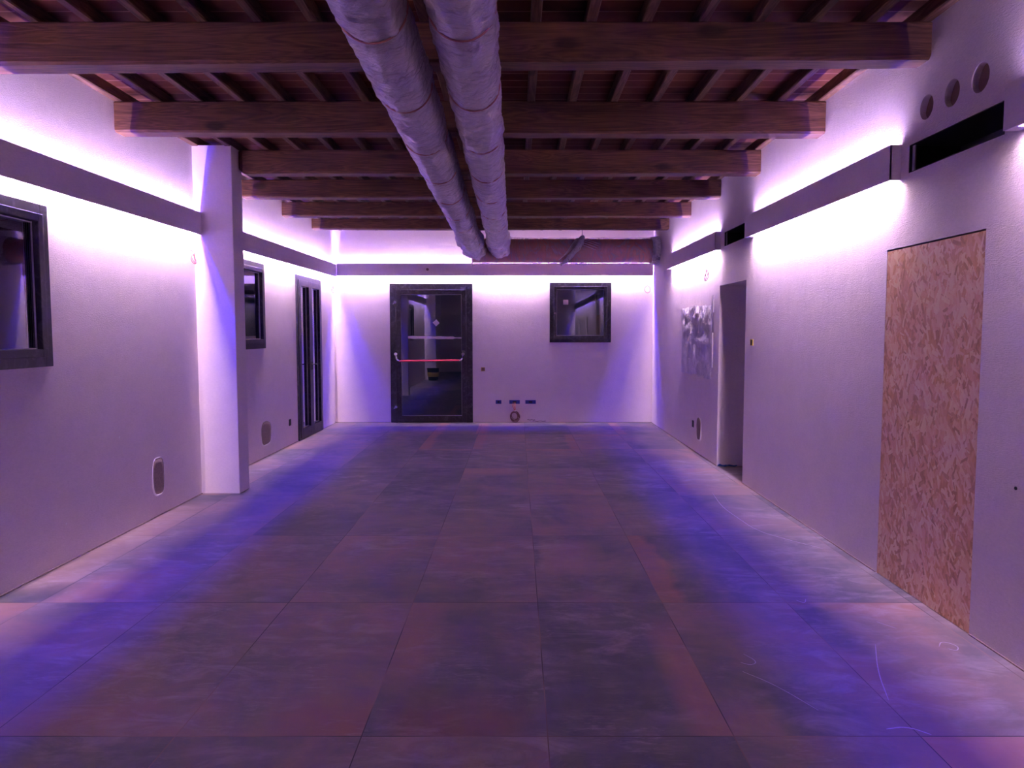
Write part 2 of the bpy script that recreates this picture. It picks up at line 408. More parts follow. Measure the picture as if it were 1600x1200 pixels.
# wall slab with rectangular and round holes; axis 'x': plane X=const spanning (y,z); axis 'y': plane Y=const spanning (x,z)
def slab(bm, axis, c0, c1, u0, u1, v0, v1, rects=(), circles=()):
    us = {u0, u1}; vs = {v0, v1}
    hol = list(rects) + [(cu-r, cu+r, cv-r, cv+r) for cu, cv, r in circles]
    for h in hol: us |= {h[0], h[1]}; vs |= {h[2], h[3]}
    us = sorted({round(u, 4) for u in us if u0 <= u <= u1}); vs = sorted({round(v, 4) for v in vs if v0 <= v <= v1})
    def P(c, u, v): return (c, u, v) if axis == 'x' else (u, c, v)
    cache = {}
    def V(c, u, v):
        k = (round(c, 5), round(u, 5), round(v, 5))
        if k not in cache: cache[k] = bm.verts.new(P(c, u, v))
        return cache[k]
    def solid(i, j):
        if i < 0 or j < 0 or i >= len(us)-1 or j >= len(vs)-1: return False
        cu, cv = (us[i]+us[i+1])/2, (vs[j]+vs[j+1])/2
        return not any(h[0] < cu < h[1] and h[2] < cv < h[3] for h in hol)
    for i in range(len(us)-1):
        for j in range(len(vs)-1):
            if not solid(i, j): continue
            a, b, c, d = us[i], us[i+1], vs[j], vs[j+1]
            for cc in (c0, c1): bm.faces.new((V(cc, a, c), V(cc, b, c), V(cc, b, d), V(cc, a, d)))
            for (di, dj, p, q) in ((-1, 0, (a, c), (a, d)), (1, 0, (b, c), (b, d)), (0, -1, (a, c), (b, c)), (0, 1, (a, d), (b, d))):
                if not solid(i+di, j+dj):
                    bm.faces.new((V(c0, *p), V(c0, *q), V(c1, *q), V(c1, *p)))
    # ring plates around round holes
    for cu, cv, r0 in circles:
        r = r0*.985; n = 32
        def sq(t):
            x, y = math.cos(t), math.sin(t); m = max(abs(x), abs(y)); return (cu+x/m*r0, cv+y/m*r0)
        for k in range(n):
            t0, t1 = 2*math.pi*k/n+math.pi/4, 2*math.pi*(k+1)/n+math.pi/4
            s0, s1 = sq(t0), sq(t1)
            q0, q1 = (cu+math.cos(t0)*r, cv+math.sin(t0)*r), (cu+math.cos(t1)*r, cv+math.sin(t1)*r)
            bm.faces.new([bm.verts.new(P(c0, *w)) for w in (s0, s1, q1, q0)])
            bm.faces.new([bm.verts.new(P(w[2], w[0], w[1])) for w in ((*q0, c0), (*q1, c0), (*q1, c1), (*q0, c1))])
    return bm

# ------------------------------------------------------------------ the room
floor = struct(link('floor', B(-3.3, 3.9, YF-.1, YB+.3, -.1, 0), M_FLOOR))
bm = bmesh.new()
box(bm, -3.4, 2.7, YF-.1, YB+.3, ZT, ZT+.12)
struct(link('ceiling', bm, M_TERRA))

W1 = (3.66, 4.68, 1.29, 2.285); W2 = (7.92, 8.935, 1.315, 2.315); FD = (10.235, 11.50, 0.0, 2.30)
DOOR = (-2.11, -.74, 0.0, 2.31); W3 = (.54, 1.558, 1.34, 2.33)
bm = bmesh.new()
slab(bm, 'x', XL, XL-.35, YF, 7.05, 0, ZT, rects=[(W1[0]+.05, W1[1]-.05, W1[2]+.05, W1[3]-.05)])
slab(bm, 'x', XL2, XL-.35, 7.05, YB+.2, 0, ZT, rects=[(W2[0]+.05, W2[1]-.05, W2[2]+.05, W2[3]-.05), (FD[0]+.05, FD[1]-.05, 0, FD[3]-.05)])
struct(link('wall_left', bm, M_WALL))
OPEN = (7.345, 8.30, 0.0, 2.02)
SL1 = (3.50, 4.35, 2.415, 2.575); SL2 = (7.36, 8.155, 2.435, 2.59)
CIR = [(4.178, 2.739, .068), (3.940, 2.739, .070), (3.702, 2.737, .072)]
OSB = (3.607, 4.562, 0.0, 2.0)
bm = bmesh.new()
slab(bm, 'x', XR, XR+.42, YF, YB+.2, 0, ZT, rects=[OPEN, SL1, SL2, (OSB[0], OSB[1], 0, OSB[3]), (-2.5, -1.9, 0, 2.02), (.45, 1.05, 0, 2.02)], circles=CIR)
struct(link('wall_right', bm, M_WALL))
bm = bmesh.new()
slab(bm, 'y', YB, YB+.3, XL2, XR, 0, ZT, rects=[(DOOR[0]+.05, DOOR[1]-.05, 0, DOOR[3]-.05), (W3[0]+.05, W3[1]-.05, W3[2]+.05, W3[3]-.05)])
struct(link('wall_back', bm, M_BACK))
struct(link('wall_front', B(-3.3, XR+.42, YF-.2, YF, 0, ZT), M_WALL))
# corridor behind the openings in the right wall
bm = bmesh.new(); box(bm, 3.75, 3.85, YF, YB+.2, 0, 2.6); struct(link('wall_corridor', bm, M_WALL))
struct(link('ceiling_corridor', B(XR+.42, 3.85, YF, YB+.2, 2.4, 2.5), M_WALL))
# dark slats of grout along the wall feet
bm = bmesh.new()
box(bm, XR-.006, XR, YF, 3.60, 0, .006); box(bm, XR-.006, XR, 4.57, 7.345, 0, .006); box(bm, XR-.006, XR, 8.30, YB, 0, .006)
box(bm, XL, XL+.008, YF, PY0, 0, .007); box(bm, XL2, XL2+.006, PY1, 10.2, 0, .006)
box(bm, -.7, XR, YB-.006, YB, 0, .006); box(bm, XL2, -2.12, YB-.006, YB, 0, .006)
struct(link('trim_1', bm, M_PATCH))

def make_pillar(y0, y1, zt, label):
    bm = B(XL2-.02, PX, y0, y1, 0, zt, bev=.006)
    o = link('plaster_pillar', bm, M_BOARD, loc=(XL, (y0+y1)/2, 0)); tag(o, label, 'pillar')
make_pillar(PY0, PY1, ZR+.01, 'pale plastered pillar standing out from the left wall, floor to rafters')
make_pillar(.82, 1.07, ZR, 'second plastered pillar on the left wall beside the yellow bucket, seen in the door glass')

# ------------------------------------------------------------------ rafters
nr = 18
ordw = ['first', 'second', 'third', 'fourth', 'fifth', 'sixth', 'seventh', 'eighth', 'ninth', 'tenth', 'eleventh', 'twelfth', 'thirteenth', 'fourteenth', 'fifteenth', 'sixteenth', 'seventeenth', 'eighteenth']
rx = [-2.945] + [-2.652+.303*k for k in range(16)] + [XR-.058]
if rx[-1]-rx[-2] < .12: rx.pop(-2)
for k, x0 in enumerate(rx):
    bm = bmesh.new(); ny = 60; wdt = .057; prev = None
    y0r, y1r = YF, YB
    for j in range(ny+1):
        y = y0r+(y1r-y0r)*j/ny
        wob = noise.noise(Vector((k*5.1, y*.9, 0)))*(.006 if 0 < k < len(rx)-1 else 0); wz = noise.noise(Vector((k*3.7, y*1.1, 5)))*.003
        cs = [(x0+wob, ZR+.008+wz), (x0+wob+.006, ZR+wz), (x0+wob+wdt-.006, ZR+wz), (x0+wob+wdt, ZR+.008+wz), (x0+wob+wdt, ZT), (x0+wob, ZT)]
        ring = [bm.verts.new((c[0], y, c[1])) for c in cs]
        if prev:
            for a in range(6): bm.faces.new((prev[a], prev[(a+1) % 6], ring[(a+1) % 6], ring[a]))
        else: bm.faces.new(ring)
        prev = ring
    bm.faces.new(prev[::-1])
    o = link('roof_rafter', bm, M_RAFT, loc=(x0+.03, 4.0, ZR))
    if k == 0: lb = 'brown wooden rafter lying along the top of the left wall'
    elif k == len(rx)-1: lb = 'brown wooden rafter lying along the top of the right wall'
    elif k <= len(rx)//2: lb = 'narrow brown rafter above the beams, %s in from the left wall' % ordw[k]
    else: lb = 'narrow brown rafter above the beams, %s in from the right wall' % ordw[len(rx)-1-k]
    tag(o, lb, 'rafter', 'rafters under the terracotta tiles')

# ------------------------------------------------------------------ cross beams
BE = [(2.76, 2.97, XL, 'above'), (4.15, 2.972, XL, 'the nearest and largest in view'), (5.54, 2.960, XL, 'second from the viewer'),
      (6.98, 2.972, PX-.002, 'third from the viewer, its left end butting the pillar'), (8.32, 2.992, XL2, 'fourth from the viewer'),
      (9.72, 3.008, XL2, 'fifth from the viewer'), (11.12, 3.034, XL2, 'sixth from the viewer, nearest the back wall')]
for k, (y0, z0, xl, w) in enumerate(BE):
    bm = bmesh.new(); nx = 90; prev = None; dep = .165; x1 = XR
    ch = .012; round_end = (k == 3)
    tilt = {1: .030, 2: -.010, 3: 0.0}.get(k, 0.0)
    for j in range(nx+1):
        t = j/nx; x = xl+(x1-xl)*t
        wy = noise.noise(Vector((x*.8, k*9.1, 0)))*.010; wz = noise.noise(Vector((x*.9, k*4.3, 3)))*.008 + tilt*(t-.5)
        wt = noise.noise(Vector((x*1.1, k*2.3, 7)))*.006
        zb = z0+wz; zt = ZR-.001
        e = 0.0; ez = 0.0
        if round_end:
            d = x-xl
            if d < .10: e = .05*(1-math.sqrt(max(0, 1-(1-d/.10)**2))); ez = .05*(1-math.sqrt(max(0, 1-(1-d/.10)**2)))
        ya, yb = y0+wy+e, y0+dep+wt
        c = ch+abs(noise.noise(Vector((x*2, k, 9))))*.012
        cs = [(ya+c, zb+ez), (yb-c, zb+ez), (yb, zb+c+ez), (yb, zt), (ya+.006, zt), (ya, zt-.008-ez*.3), (ya, zb+c+ez)]
        ring = [bm.verts.new((x, q[0], q[1])) for q in cs]
        if prev:
            n_ = len(ring)
            for a in range(n_): bm.faces.new((prev[a], prev[(a+1) % n_], ring[(a+1) % n_], ring[a]))
        else: bm.faces.new(ring)
        prev = ring
    bm.faces.new(prev[::-1])
    o = link('ceiling_beam', bm, M_BEAM, loc=((xl+x1)/2, y0+.08, z0))
    tag(o, ('brown wooden ceiling beam across the room, ' + w) if k else 'brown wooden ceiling beam across the room, just above the viewer and out of the picture', 'ceiling beam', 'main ceiling beams')

# ------------------------------------------------------------------ light coves
# profile: board standing off the wall by D, shelf in the middle, led tapes above and below it
def cove(label, axis, wall, sgn, u0, u1, zb, cap0=False, cap1=False, led0=0.0, led1=0.0, slope=0.0, u1board=None, block0=0.0, block1=0.0, u0b=None):
    """axis 'y': runs along Y off a wall X=wall; sgn is the direction into the room"""
    D = .067; T = .012; Hh = .203
    loc = ((wall, u0, zb) if axis == 'y' else (u0, wall, zb))
    r = thing('light_cove', label, 'cove lighting', loc, 'light coves along the walls')
    def bx(d0, d1, a0, a1, z0, z1, bev=0.0):
        p, q = sorted((wall+sgn*d0, wall+sgn*d1))
        b = B(p, q, a0, a1, z0, z1, bev=bev) if axis == 'y' else B(a0, a1, p, q, z0, z1, bev=bev)
        if slope:
            for v in b.verts: v.co.z += slope*((v.co.y if axis == 'y' else v.co.x)-u0)
        return b
    part('front_board', bx(D-T, D, u0 if u0b is None else u0b, u1 if u1board is None else u1board, zb, zb+Hh, bev=.0015), M_BOARD, r)
    zs = zb+.08
    part('shelf', bx(.0005, D-T, u0+.001, u1-.001, zs, zs+.006), M_BOARD, r)
    if cap0: part('end_cap', bx(.0, D-.0005, u0, u0+max(.012, block0), zb+.0005, zb+Hh-.0005), M_BOARD, r)
    if cap1: part('end_cap', bx(.0, D-.0005, u1-max(.012, block1), u1, zb+.0005, zb+Hh-.0005), M_BOARD, r)
    # led tapes: a = distance in from the board's inner face
    la, lb = u0+max(led0, .02 if cap0 else .004), u1-max(led1, .02 if cap1 else .004)
    for up, offs in ((0, (.0205, .0285)), (1, (.0162, .0265))):
        mid = D-T-(offs[0]+offs[1])/2
        z0, z1 = (zs+.006, zs+.0085) if up else (zs-.0025, zs)
        tp = part('led_tape', bx(mid-.015, mid+.015, la, lb, z0, z1), M_LEDTAPE, r)
        for a, m, nm, tilt in ((offs[0], M_LEDWU if up else M_LEDW, 'white_diodes', 60 if up else 76), (offs[1], M_LEDBU if up else M_LEDB, 'blue_diodes', -60 if up else -74)):
            b = bmesh.new(); n = max(1, int((lb-la)/.35)); c = D-T-a
            hw = .0020 if m in (M_LEDW, M_LEDWU) else .0070; tl = math.radians(tilt); dz = hw*math.sin(tl); hw *= math.cos(tl)
            z = (z1+.0006+abs(dz)) if up else (z0-.0006-abs(dz)); sg = 1 if up else -1   # each diode row leans towards the wall
            for i in range(n):
                s0, s1 = la+(lb-la)*i/n, la+(lb-la)*(i+1)/n
                pts = [(wall+sgn*(c-hw), s0, -sg*dz), (wall+sgn*(c+hw), s0, sg*dz), (wall+sgn*(c+hw), s1, sg*dz), (wall+sgn*(c-hw), s1, -sg*dz)]
                vs = [b.verts.new((p, s, z+e+slope*(s-u0)) if axis == 'y' else (s, p, z+e)) for p, s, e in pts]
                f = b.faces.new(vs); f.normal_update()
                if (f.normal.z > 0) != bool(up): f.normal_flip()
            b.normal_update(); off = Vector(loc)
            bmesh.ops.translate(b, verts=b.verts[:], vec=-off)
            me = bpy.data.meshes.new(nm); b.to_mesh(me); b.free(); me.materials.append(m)
            o = bpy.data.objects.new(nm, me); COL.objects.link(o); o.parent = tp
    return r
SL = .0052
cove('long plaster light cove on the left wall, ending at the pillar', 'y', XL, 1, 1.075, PY0-.001, 2.360, slope=SL)
cove('plaster light cove on the left wall beyond the pillar, above the tall glazed door', 'y', XL2, 1, PY1+.001, YB-.07, 2.385, slope=SL+.001, u1board=YB-.0675)
cove('plaster light cove across the back wall above the door', 'x', YB, -1, XL2+.004, XR-.012, 2.438, u0b=XL2+.0675)
cove('long plaster light cove on the right wall above the wooden board', 'y', XR, 1*-1, 4.432, 7.22, 2.395, cap0=True, cap1=True, slope=SL, block1=.10)
cove('short plaster light cove on the right wall near the back corner', 'y', XR, -1, 8.29, 10.97, 2.412, cap0=True, cap1=True, slope=SL, block1=.10)
cove('plaster light cove on the right wall, at the right edge of the picture', 'y', XR, -1, -3.7, 3.41, 2.372, cap0=True, cap1=True, slope=.0045, block1=.08)

# small eye on the back cove
bm = bmesh.new(); tube(bm, [(-1.474, YB-.067, 2.54), (-1.474, YB-.085, 2.54)], .022, 14)
tag(link('junction_cap', bm, M_PATCH, loc=(-1.474, YB-.067, 2.54)), 'tiny round grey cap on the back light cove above the door', 'cap')

# ------------------------------------------------------------------ windows and doors
def window(name, axis, wall, sgn, u0, u1, z0, z1, fw=.072, leafs=1, floor_door=False, handle=None, kind='window'):
    """frame standing 2 cm proud of the wall face, inner sash, pale gasket, glass"""
    loc = ((wall, (u0+u1)/2, z0) if axis == 'y' else ((u0+u1)/2, wall, z0))
    r = bpy.data.objects.new(name, None); COL.objects.link(r); r.location = loc; struct(r)
    def bx(bm, d0, d1, a0, a1, zz0, zz1, bev=0.0):
        p, q = sorted((wall+sgn*d0, wall+sgn*d1))
        return box(bm, p, q, a0, a1, zz0, zz1, bev) if axis == 'y' else box(bm, a0, a1, p, q, zz0, zz1, bev)
    def ringf(bm, d0, d1, a0, a1, zz0, zz1, w, bev=.003, wb=None):
        wb = w if wb is None else wb
        bx(bm, d0, d1, a0, a0+w, zz0, zz1, bev); bx(bm, d0, d1, a1-w, a1, zz0, zz1, bev)
        bx(bm, d0, d1, a0+w, a1-w, zz1-w, zz1, bev)
        if wb: bx(bm, d0, d1, a0+w, a1-w, zz0, zz0+wb, bev)
    bm = bmesh.new(); ringf(bm, -.06, .022, u0, u1, z0+(.0 if not floor_door else .002), z1, fw, wb=(.04 if floor_door else None))
    part(kind+'_frame', bm, M_FRAME, r)
    iu0, iu1, iz0, iz1 = u0+fw-.012, u1-fw+.012, z0+(fw-.012 if not floor_door else .03), z1-fw+.012
    wleaf = (iu1-iu0)/leafs
    for k in range(leafs):
        a0, a1 = iu0+wleaf*k, iu0+wleaf*(k+1)
        sw = .05 if not floor_door else .085
        bm = bmesh.new(); ringf(bm, -.05, .034, a0+.001, a1-.001, iz0, iz1, sw, .004, wb=(.12 if floor_door else None))
        sash = part('sash' if not floor_door else 'door_leaf', bm, M_FRAME, r)
        g0, g1, h0, h1 = a0+sw, a1-sw, iz0+(sw if not floor_door else .12), iz1-sw
        bm = bmesh.new(); ringf(bm, -.012, -.004, g0-.002, g1+.002, h0-.002, h1+.002, .009, .0)
        part('glazing_gasket', bm, M_GASKET, sash)
        bm = bmesh.new(); bx(bm, -.018, -.012, g0-.01, g1+.01, h0-.01, h1+.01)
        part('glass_pane', bm, M_GLASS, sash)
        if handle:
            hu, hz, d = handle(k, a0, a1)
            bm = bmesh.new()
            bx(bm, .034, .042, hu-.014, hu+.014, hz-.06, hz+.06, .003)
            def PT(dd, u, z): return ((wall+sgn*dd, u, z) if axis == 'y' else (u, wall+sgn*dd, z))
            tube(bm, [PT(.040, hu, hz+.02), PT(.075, hu, hz+.02), PT(.080, hu+.10*d if floor_door else hu, hz+(.02 if floor_door else -.10))], .009, 10)
            part('handle', bm, M_BLACK if floor_door else M_FRAME, sash)
            if not floor_door:
                bm = bmesh.new(); tube(bm, [PT(.042, hu, hz+.02), PT(.082, hu, hz+.022)], .014, 12)
                part('handle_knuckle', bm, M_CHROME, sash)
    return r
window('window_1', 'y', XL, 1, *W1)
window('window_2', 'y', XL2, 1, *W2)
window('window_3', 'x', YB, -1, *W3, fw=.075, handle=lambda k, a0, a1: (a0+.022, 1.80, 1))
window('door_1', 'y', XL2, 1, *FD, fw=.075, leafs=2, floor_door=True, kind='door', handle=lambda k, a0, a1: ((a1-.04, 1.02, -1) if k == 0 else (a0+.04, 1.02, 1)))

# emergency door in the back wall
def emergency_door():
    u0, u1, z0, z1 = DOOR
    r = bpy.data.objects.new('door_2', None); COL.objects.link(r); r.location = ((u0+u1)/2, YB, 0); struct(r)
    y = YB
    bm = bmesh.new(); f = .11
    box(bm, u0, u0+f, y-.025, y+.05, 0, z1, .004); box(bm, u1-f, u1, y-.025, y+.05, 0, z1, .004); box(bm, u0+f, u1-f, y-.025, y+.05, z1-f, z1, .004)
    part('door_frame', bm, M_FRAME, r)
    a0, a1, b0, b1 = u0+f-.005, u1-f+.005, .012, z1-f+.01
    w = .075
    bm = bmesh.new()
    box(bm, a0, a0+w, y-.04, y+.03, b0, b1, .004); box(bm, a1-w, a1, y-.04, y+.03, b0, b1, .004)
    box(bm, a0+w, a1-w, y-.04, y+.03, b1-w, b1, .004); box(bm, a0+w, a1-w, y-.04, y+.03, b0, b0+.10, .004)
    leaf = part('door_leaf', bm, M_FRAME, r)
    g = (a0+w, a1-w, b0+.10, b1-w)
    bm = bmesh.new()
    box(bm, g[0], g[1], y-.006, y+.0, g[2], g[2]+.010); box(bm, g[0], g[0]+.006, y-.006, y, g[2], g[3]); box(bm, g[1]-.006, g[1], y-.006, y, g[2], g[3]); box(bm, g[0], g[1], y-.006, y, g[3]-.006, g[3])
    part('glazing_gasket', bm, M_GASKET, leaf)
    part('glass_pane', B(g[0]-.01, g[1]+.01, y+.0, y+.006, g[2]-.01, g[3]+.01), M_GLASS, leaf)
    # white strip of tape and square sticker on the glass
    bm = bmesh.new(); n = 30; prev = None
    for i in range(n+1):
        x = -1.815+.90*i/n; zc = 1.425-.010*i/n; hh = .022+.006*noise.noise(Vector((x*9, 0, 0)))-(.012 if i > 25 else 0)
        q = [bm.verts.new((x, y-.0015, zc-hh)), bm.verts.new((x, y-.0015, zc+hh)), bm.verts.new((x, y-.0045, zc+hh*.8)), bm.verts.new((x, y-.0045, zc-hh*.8))]
        if prev:
            for a in range(4): bm.faces.new((prev[a], prev[(a+1) % 4], q[(a+1) % 4], q[a]))
        else: bm.faces.new(q)
        prev = q
    bm.faces.new(prev[::-1])
    t = part('tape_strip', bm, M_TAPE, leaf); t['label'] = 'crumpled white tape strip across the glass'
    bm = bmesh.new(); s = .058; cx, cz = -1.345, 1.665
    v = [bm.verts.new((cx+dx, yy, cz+dz)) for yy in (y-.001, y-.003) for dx, dz in ((s, -.004), (.004, s), (-s, .004), (-.004, -s))]
    bm.faces.new(v[:4]); bm.faces.new(v[4:][::-1])
    for a in range(4): bm.faces.new((v[a], v[(a+1) % 4], v[4+(a+1) % 4], v[4+a]))
    t = part('square_sticker', bm, M_TAPE, leaf); t['label'] = 'white square sticker turned on its corner'
    # panic bar
    hb = part('panic_bar', tube(bmesh.new(), [(-1.955, y-.115, 1.035), (-.935, y-.115, 1.045)], .013, 14), M_RED, r); hb['label'] = 'red push bar across the door'
    for x, s_ in ((-2.005, 1), (-.895, -1)):
        bm = bmesh.new(); box(bm, x-.028, x+.028, y-.085, y-.04, 1.03, 1.20, .006)
        part('bar_housing', bm, M_BLACK, r)
        bm = bmesh.new()
        tube(bm, [(x+s_*.065, y-.115, 1.037), (x+s_*.035, y-.118, 1.045), (x+s_*.012, y-.12, 1.075), (x+s_*.004, y-.115, 1.13), (x, y-.10, 1.155)], .014, 12)
        part('bar_arm', bm, M_CHROME, r)
        bm = bmesh.new(); tube(bm, [(x, y-.085, 1.15), (x, y-.125, 1.15)], .026, 18); part('arm_pivot', bm, M_CHROME, r)
    for zc in (1.99, .26):
        bm = bmesh.new(); box(bm, -2.035, -1.985, y-.075, y-.04, zc-.06, zc+.05, .006); part('rod_guide', bm, M_BLACK, r)
        bm = bmesh.new(); tube(bm, [(-2.012, y-.075, zc+.02), (-2.012, y-.105, zc+.01)], .024, 16); tube(bm, [(-2.012, y-.095, zc+.015), (-2.045, y-.085, zc-.02)], .010, 10); part('rod_latch', bm, M_CHROME, r)
    bm = bmesh.new(); tube(bm, [(-2.005, y-.058, .30), (-2.005, y-.058, 1.05)], .007, 8); part('vertical_rod', bm, M_FRAME, r)
    bm = bmesh.new(); tube(bm, [(-2.005, y-.058, 1.17), (-2.005, y-.058, 1.95)], .007, 8); part('vertical_rod', bm, M_FRAME, r)
emergency_door()
# square sticker on the small back window
bm = B(.765, .85, YB+.0075, YB+.0095, 1.965, 2.045, bev=.0)
t = link('paper_sticker', bm, M_TAPE, loc=(.81, YB+.008, 2.0)); tag(t, 'white square sticker on the glass of the small back window', 'sticker')

# ------------------------------------------------------------------ right wall fittings
def duct_slot(s, label, flange=True):
    y0, y1, z0, z1 = s
    r = thing('air_slot', label, 'air vent', (XR, (y0+y1)/2, z0), 'dark air slots between the coves')
    bm = bmesh.new(); d = .30; e = .002
    box(bm, XR+.003, XR+d, y0+e, y1-e, z0+e, z0+.006); box(bm, XR+.003, XR+d, y0+e, y1-e, z1-.006, z1-e)
    box(bm, XR+.003, XR+d, y0+e, y0+.006, z0+.006, z1-.006); box(bm, XR+.003, XR+d, y1-.006, y1-e, z0+.006, z1-.006)
    box(bm, XR+d-.004, XR+d, y0+.006, y1-.006, z0+.006, z1-.006)
    part('slot_box', bm, M_BLACK, r)
    bm = B(XR+.012, XR+.02, y1-.045, y1-.018, z0+.008, z1-.008)
    part('side_flange', bm, M_STEEL, r)
duct_slot(SL1, 'long black rectangular air slot in the right wall under three round holes')
duct_slot(SL2, 'small black rectangular air slot in the right wall above the doorway')
for (cy, cz, r0), w in zip(CIR, ('farthest of the three holes from the viewer', 'middle of the three holes', 'nearest of the three holes to the viewer')):
    bm = bmesh.new(); n = 28; c = []
    for k in range(n):
        t = 2*math.pi*k/n; c.append(bm.verts.new((XR+.035+.003*math.sin(3*t), cy+math.cos(t)*r0*.98, cz+math.sin(t)*r0*.98)))
    ctr = bm.verts.new((XR+.046, cy, cz))
    for k in range(n): bm.faces.new((c[k], c[(k+1) % n], ctr))
    g = bmesh.ops.extrude_face_region(bm, geom=bm.faces[:]); bmesh.ops.translate(bm, verts=[v for v in g['geom'] if isinstance(v, bmesh.types.BMVert)], vec=(.02, 0, 0))
    tag(link('pipe_plug', bm, M_BROWNDISC, loc=(XR+.04, cy, cz)), 'round brown plug recessed in the right wall, ' + w, 'pipe hole', 'round holes above the long air slot')

# OSB board closing an opening
r = thing('osb_board', 'tall sheet of oriented strand board closing a doorway in the right wall', 'wooden board', (XR, (OSB[0]+OSB[1])/2, 0))
bm = bmesh.new(); n = 40; y0, y1 = OSB[0]+.0015, OSB[1]-.0035
pr_ = []
for i in range(n+1):
    z = .003+(OSB[3]-.012)*i/n; e0 = abs(noise.noise(Vector((0, z*3, 1))))*.001; e1 = noise.noise(Vector((0, z*3, 8)))*.004
    pr_.append([bm.verts.new((XR+.0008, y0+e0, z)), bm.verts.new((XR+.0008, y1+e1, z)), bm.verts.new((XR+.014, y1+e1, z)), bm.verts.new((XR+.014, y0+e0, z))])
for a, b in zip(pr_, pr_[1:]):
    for k in range(4): bm.faces.new((a[k], a[(k+1) % 4], b[(k+1) % 4], b[k]))
bm.faces.new(pr_[0]); bm.faces.new(pr_[-1][::-1])
part('board_sheet', bm, M_OSB, r)
bm = bmesh.new()
for yy in (OSB[0]+.002, OSB[1]-.047): box(bm, XR+.014, XR+.05, yy, yy+.045, .003, 1.99)
part('timber_batten', bm, M_OSBEDGE, r)

# wrinkled sheet taped over a recess on the right wall
r = thing('plastic_sheet', 'crumpled milky plastic sheet taped on the right wall left of the doorway', 'plastic sheet', (XR, 9.35, .95))
bm = bmesh.new(); nu, nv = 70, 50; grid = []
for j in range(nv+1):
    row = []
    for i in range(nu+1):
        u, v = i/nu, j/nv
        y = 8.57+1.58*u; z = .965+.865*v
        y += .035*noise.noise(Vector((u*0+v*4, 0, 3)))*(1 if u > .5 else .6); z += .03*noise.noise(Vector((u*5, 0, 7)))
        edge = min(1, 8*min(u, 1-u, v, 1-v))
        h = abs(noise.noise(Vector((u*7, v*5, 1))))*.035+abs(noise.noise(Vector((u*17, v*14, 4))))*.018
        row.append(bm.verts.new((XR-.004-h*(.35+.65*edge), y, z)))
    grid.append(row)
for j in range(nv):
    for i in range(nu): bm.faces.new((grid[j][i], grid[j][i+1], grid[j+1][i+1], grid[j+1][i]))
sh = part('sheet', bm, M_SHEET, r, True)
bm = bmesh.new()
for (a, b_, c, d) in ((8.53, 8.60, 1.74, 1.93), (8.54, 8.585, 1.1, 1.5), (9.4, 9.7, 1.80, 1.84), (10.12, 10.19, 1.66, 1.82), (8.9, 9.2, .955, .985)):
    part('tape_piece', B(XR-.010, XR-.002, a, b_, c, d), M_TAPE, r)
# torn bit of clear film at the foot of the doorway
bm = bmesh.new(); pr2 = None
for i in range(14):
    x = XR+.0+.22*i/13; y = 8.27+.02*math.sin(i); h = .018+.02*abs(noise.noise(Vector((i*.7, 0, 0))))
    q = [bm.verts.new((x, y, .001)), bm.verts.new((x, y-.02, h)), bm.verts.new((x, y-.012, h)), bm.verts.new((x, y+.008, .001))]
    if pr2:
        for a in range(4): bm.faces.new((pr2[a], pr2[(a+1) % 4], q[(a+1) % 4], q[a]))
    else: bm.faces.new(q)
    pr2 = q
bm.faces.new(pr2[::-1])
tag(link('film_scrap', bm, M_BLUEFILM, loc=(XR+.1, 8.27, 0)), 'scrap of blue film on the floor in the doorway', 'film scrap')

# ------------------------------------------------------------------ electrical bits
def frameaxis(axis, wall, sgn):
    return lambda d, u, z: ((wall+sgn*d, u, z) if axis == 'y' else (u, wall+sgn*d, z))
def back_box(axis, wall, sgn, u, z, w, h, mat, label, rim=None, group=None, inner=None):
    P = frameaxis(axis, wall, sgn); r = thing('wall_box', label, 'electrical box', P(0, u, z), group)
    def bx(bm, d0, d1, a0, a1, z0, z1):
        p, q = sorted((wall+sgn*d0, wall+sgn*d1))
        return box(bm, p, q, a0, a1, z0, z1) if axis == 'y' else box(bm, a0, a1, p, q, z0, z1)
    bm = bmesh.new(); t = .006
    bx(bm, .0, .007, u-w/2, u-w/2+t, z-h/2, z+h/2); bx(bm, .0, .007, u+w/2-t, u+w/2, z-h/2, z+h/2)
    bx(bm, .0, .007, u-w/2+t, u+w/2-t, z-h/2, z-h/2+t); bx(bm, .0, .007, u-w/2+t, u+w/2-t, z+h/2-t, z+h/2)
    part('box_rim', bm, rim or mat, r)
    bm = bmesh.new(); bx(bm, .0005, .002, u-w/2+t, u+w/2-t, z-h/2+t, z+h/2-t)
    part('box_recess', bm, inner or mat, r)
    if w > .06 and mat is M_BLUEBOX:
        bm = bmesh.new(); bx(bm, .002, .0045, u-w*.18, u+w*.18, z-h*.22, z+h*.22); part('inner_lug', bm, M_BLACK, r)
    return r
G = 'sockets low on the back wall'
back_box('x', YB, -1, -.568, .893, .062, .062, M_YELLOW, 'small yellow brown junction box on the back wall right of the door', inner=M_BROWNDISC)
back_box('x', YB, -1, -.311, .345, .095, .062, M_BLUEBOX, 'small dark blue socket box low on the back wall, left of the cable coil', group=G)
back_box('x', YB, -1, -.043, .345, .175, .062, M_BLUEBOX, 'wide dark blue socket box above the cable coil on the back wall', group=G)
back_box('x', YB, -1, .225, .345, .175, .062, M_BLUEBOX, 'wide dark blue socket box low on the back wall, right of the cable coil', group=G)
back_box('y', XL2, 1, 9.868, .305, .075, .085, M_BLACK, 'small black socket hole low on the left wall beside the tall glazed door')
back_box('y', XR, -1, 9.44, .34, .075, .085, M_BLACK, 'small black socket hole low on the right wall below the plastic sheet')
back_box('y', XR, -1, 7.129, 1.408, .075, .062, M_YELLOW, 'small yellowish switch box on the right wall at the doorway', inner=M_BLACK)
